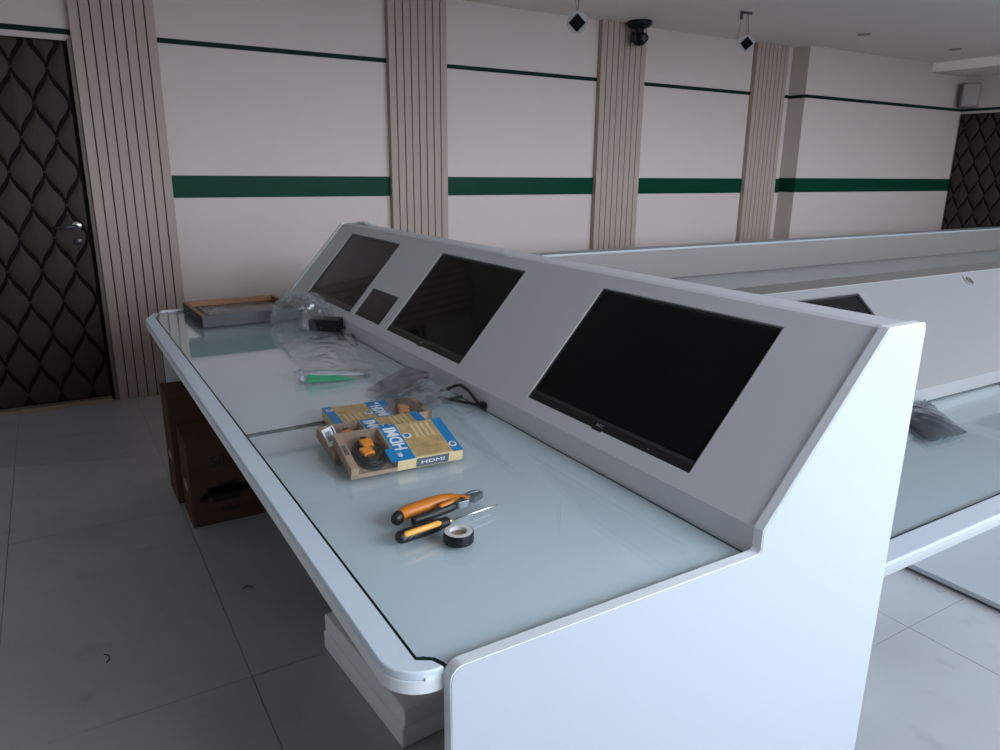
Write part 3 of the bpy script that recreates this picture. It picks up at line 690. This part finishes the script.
# second bag, collapsed, behind the packs, with a grey film flap
def sheet(c, n=1):
    P0, P1, P2, P3 = [Vector(p) for p in c]
    return lambda u, v: (P0.lerp(P1, u)).lerp(P3.lerp(P2, u), v)
gb = thing('plastic_bag', 'grey tinted clear bag lying flat behind the cable packs against the riser', 'bag', (0, 0, 0))
crumple(26, 16, sheet([(.69, 1.85, ZG + .008), (.745, 1.72, ZG + .020), (.905, 1.86, ZG + .022), (.895, 2.03, ZG + .012)]), .0035, 9, 5.1).build('flap', 'grey_film', gb, smooth=True)
crumple(60, 44, sheet([(.735, 1.74, ZG + .010), (.770, 1.60, ZG + .016), (.880, 1.68, ZG + .018), (.900, 1.88, ZG + .024)]), .010, 20, 8.7).build('pouch', 'bag_film', gb, smooth=True)
crumple(24, 18, sheet([(.735, 1.75, ZG + .002), (.770, 1.61, ZG + .002), (.880, 1.69, ZG + .002), (.900, 1.88, ZG + .002)]), .006, 20, 3.2).build('pouch_underside', 'bag_film', gb, smooth=True)
# cable coming out of that bag to the slot in the riser
cc = thing('black_cable', 'black cable looping from the grey bag into the slot at the riser', 'cable', (0, 0, 0))
MB().tube(bez([(.862, 1.735, ZG + .012), (.878, 1.715, ZG + .024), (.893, 1.680, ZG + .040), (.903, 1.645, ZG + .030), (.910, 1.610, ZG + .008), (.915, 1.585, ZG + .006)], 6), .0042, 8).build('loop', 'black_rubber', cc, smooth=True)
MB().tube(bez([(.845, 1.705, ZG + .006), (.870, 1.66, ZG + .005), (.895, 1.615, ZG + .005), (.913, 1.580, ZG + .005)], 6), .0042, 8).build('strand', 'black_rubber', cc, smooth=True)
MB().box(.9065, .9175, 1.572, 1.592, ZG + .0005, ZG + .016).build('bushing', 'black_plastic', cc, bevel=.002)
# flat packet of ties with a green label
tp = thing('tie_packet', 'clear packet of white cable ties with a green label strip', 'packet', (.560, 2.035, ZG + .001), (0, 0, math.radians(-12)))
for k in range(5):
    MB().tube(bez([(.012, .010 + k * .007, .006 + .0015 * (k % 2)), (.08, .014 + k * .006, .009), (.19, .016 + k * .003, .004)], 6), [(.0024, .0010)] * 13, 6).build('cable_tie', 'nylon_white', tp, smooth=True)
for k in range(5): MB().box(.004, .014, .006 + k * .0085, .0125 + k * .0085, .003, .011).build('tie_head', 'nylon_white', tp, bevel=.001)
MB().prism([(.018, 0.001), (.115, .001), (.170, .001), (.115, .010), (.040, .014), (.024, .017)], XZ, -.008, -.0065).build('green_label', 'green_label', tp)
def pkf(u, v): return (-.012 + u * .235, -.012 + v * .070, .002 + .014 * math.sin(PI * v) ** .6 * (1 - .5 * u))
vs = []; nu, nv = 26, 12
for i in range(nu + 1):
    for j in range(nv + 1):
        p = Vector(pkf(i / nu, j / nv)); d = noise.noise_vector(p * 60) * .003; d += noise.noise_vector(p * 130) * .0015 * (1 if i > 5 else 2); p = p + d; p.z = max(p.z, .0003); vs.append(p)
MB().add(vs, [(i * (nv + 1) + j, (i + 1) * (nv + 1) + j, (i + 1) * (nv + 1) + j + 1, i * (nv + 1) + j + 1) for i in range(nu) for j in range(nv)]).build('pouch', 'bag_film', tp, smooth=True)
tp.scale = (1, 1.35, 1.7)
# thin film sheet spread on the glass
tag(crumple(40, 30, sheet([(.60, 2.10, ZG + .002), (.87, 1.98, ZG + .002), (.905, 2.55, ZG + .003), (.66, 2.68, ZG + .003)]), .007, 11, 6.6).build('film_sheet', 'clear_film', smooth=True),
    'thin clear film sheet spread flat on the glass between bag and tie packet', 'film')
tag(crumple(12, 8, lambda u, v: (1.235 + .05 * v, 3.22 + .15 * u, 1.1055 + .010 * math.sin(PI * v) * math.sin(PI * u)), .004, 30, 1.2).build('film_scrap', 'nylon_white'),
    'small white film scrap on top of the console at its far end', 'film')
# antistatic packet on the second desk
ZP = D2 + .0005
def pkt(u, v):
    A, B, C_, D_ = Vector((2.04, 1.03, 0)), Vector((2.225, 1.018, 0)), Vector((2.43, 1.262, 0)), Vector((2.22, 1.262, 0))
    p = A.lerp(B, u).lerp(D_.lerp(C_, u), v); p.z = .004 + .020 * math.sin(PI * u) ** .5 * math.sin(PI * v) ** .5; return p
vs = []; nu, nv = 22, 22
for i in range(nu + 1):
    for j in range(nv + 1):
        p = pkt(i / nu, j / nv); q = Vector((p.x * 26, p.y * 9, 3)); p.z += abs(noise.noise(q)) * .016; p.z = ZP + max(p.z, .001); vs.append(p)
ap = tag(MB().add(vs, [(i * (nv + 1) + j, (i + 1) * (nv + 1) + j, (i + 1) * (nv + 1) + j + 1, i * (nv + 1) + j + 1) for i in range(nu) for j in range(nv)]).build('antistatic_packet', 'antistatic_film', smooth=True),
         'dark grey shiny packet lying on the glass of the second console', 'packet')

# ------------------------------------------------------------------ ceiling things
def spot(label, c, top, face_rot):
    root = thing('hanging_spotlight', label, 'lamp', tuple(c), group='unfixed ceiling spotlights')
    hd_ = MB().lathe([(.030, .035), (.046, .030), (.055, .004), (.055, 0), (.0001, 0)], 24).build('housing', 'lamp_white', root, smooth=False)
    hd_.rotation_euler = (math.radians(-78), 0, face_rot)
    MB().box(-.033, .033, -.033, .033, -.008, .003).build('lens_square', 'matte_black', hd_, bevel=.002).rotation_euler = (0, 0, PI / 4)
    MB().lathe([(.050, -.003), (.056, -.003), (.056, .001), (.050, .001), (.050, -.003)], 24).build('trim_ring', 'lamp_white', hd_)
    for s in (-1, 1):
        MB().box(-.006, .006, s * .050 - .004, s * .050 + .004, .0, .030).build('spring_clip', 'dark_metal', hd_).rotation_euler = (0, 0, .6)
    t_ = Vector(top) - Vector(c)
    MB().tube(bez([(0, .0, .03), (.006, 0, .05 + .3 * (t_.z - .05)), (t_.x, t_.y, t_.z)], 6), .0022, 6).build('wire', 'black_rubber', root, smooth=True)
    MB().tube(bez([(-.004, .0, .03), (-.014, 0.004, .05 + .4 * (t_.z - .05)), (t_.x - .01, t_.y, t_.z)], 6), .0018, 6).build('wire', 'speaker_side', root, smooth=True)
    return root
spot('unfixed white spotlight hanging by wires left of the ceiling camera', (2.592, 3.50, 2.125), (2.592, 3.50, 2.445), -.6)
s2_ = spot('unfixed white spotlight hanging from a dark bracket, right of the ceiling camera', (4.452, 3.971, 2.245), (4.440, 3.971, 2.440), -.6)
MB().box(-.085, .025, -.008, .008, .190, .204).box(-.085, -.068, -.008, .008, .150, .190).build('bracket', 'dark_metal', s2_, bevel=.002)
MB().tube(bez([(-.076, 0, .150), (-.085, 0, .09), (-.095, 0, .03), (-.098, 0, -.01)], 6), .0018, 6).build('wire', 'speaker_side', s2_, smooth=True)
# pan-tilt camera on the ceiling in front of the third pilaster
pc_ = thing('ceiling_camera', 'black pan and tilt camera fixed to the ceiling above the third pilaster', 'camera', (4.04, 4.66, H))
MB().lathe([(.0001, -.052), (.050, -.050), (.078, -.038), (.090, -.018), (.092, 0)], 28).build('base', 'black_plastic', pc_, smooth=True)
MB().lathe([(.093, -.024), (.096, -.021), (.093, -.018)], 28).build('base_ring', 'dark_metal', pc_)
MB().box(-.030, .030, -.022, .022, -.115, -.045).build('neck', 'black_plastic', pc_, bevel=.008)
for s in (-1, 1): MB().box(s * .052 - .007, s * .052 + .007, -.024, .024, -.150, -.075).build('yoke_arm', 'black_plastic', pc_, bevel=.006)
hd_ = MB().lathe([(.0001, -.055), (.030, -.052), (.046, -.030), (.050, 0), (.046, .030), (.030, .050), (.0001, .055)], 20, (0, 0, 0), 'y').build('head', 'black_plastic', pc_, smooth=True); hd_.location = (0, -.010, -.125)
MB().lathe([(.018, .040), (.030, .040), (.030, .066), (.024, .068), (.018, .060)], 20, (0, 0, 0), 'y').build('lens', 'dark_metal', hd_, smooth=False)
MB().lathe([(.022, .058), (.0001, .058)], 20, (0, 0, 0), 'y').build('lens_glass', 'screen', hd_)
# recessed downlights
for (x, y), lb in (((5.883, 4.032), 'small recessed ceiling downlight nearer the fourth pilaster'), ((7.223, 4.022), 'small recessed ceiling downlight nearer the right corner beam')):
    dl = thing('downlight', lb, 'lamp', (x, y, H), group='recessed downlights')
    MB().lathe([(.036, -.004), (.050, -.006), (.052, 0), (.036, 0), (.036, -.004)], 20).build('trim_ring', 'lamp_white', dl)
    MB().lathe([(.036, -.001), (.0001, -.001)], 20).build('lens', 'lamp_white', dl)
# wall speaker
ws = thing('wall_speaker', 'grey box speaker mounted high in the corner above the dark door', 'speaker', (8.50, 4.50, 2.165), (0, 0, math.radians(38)))
MB().box(-.055, .075, -.085, .085, -.120, .120).build('cabinet', 'speaker_side', ws, bevel=.012, seg=3)
MB().box(-.066, -.055, -.075, .075, -.110, .110).build('grille', 'speaker_grey', ws, bevel=.006)
MB().box(.075, .090, -.02, .02, -.03, .03).build('bracket', 'dark_metal', ws)
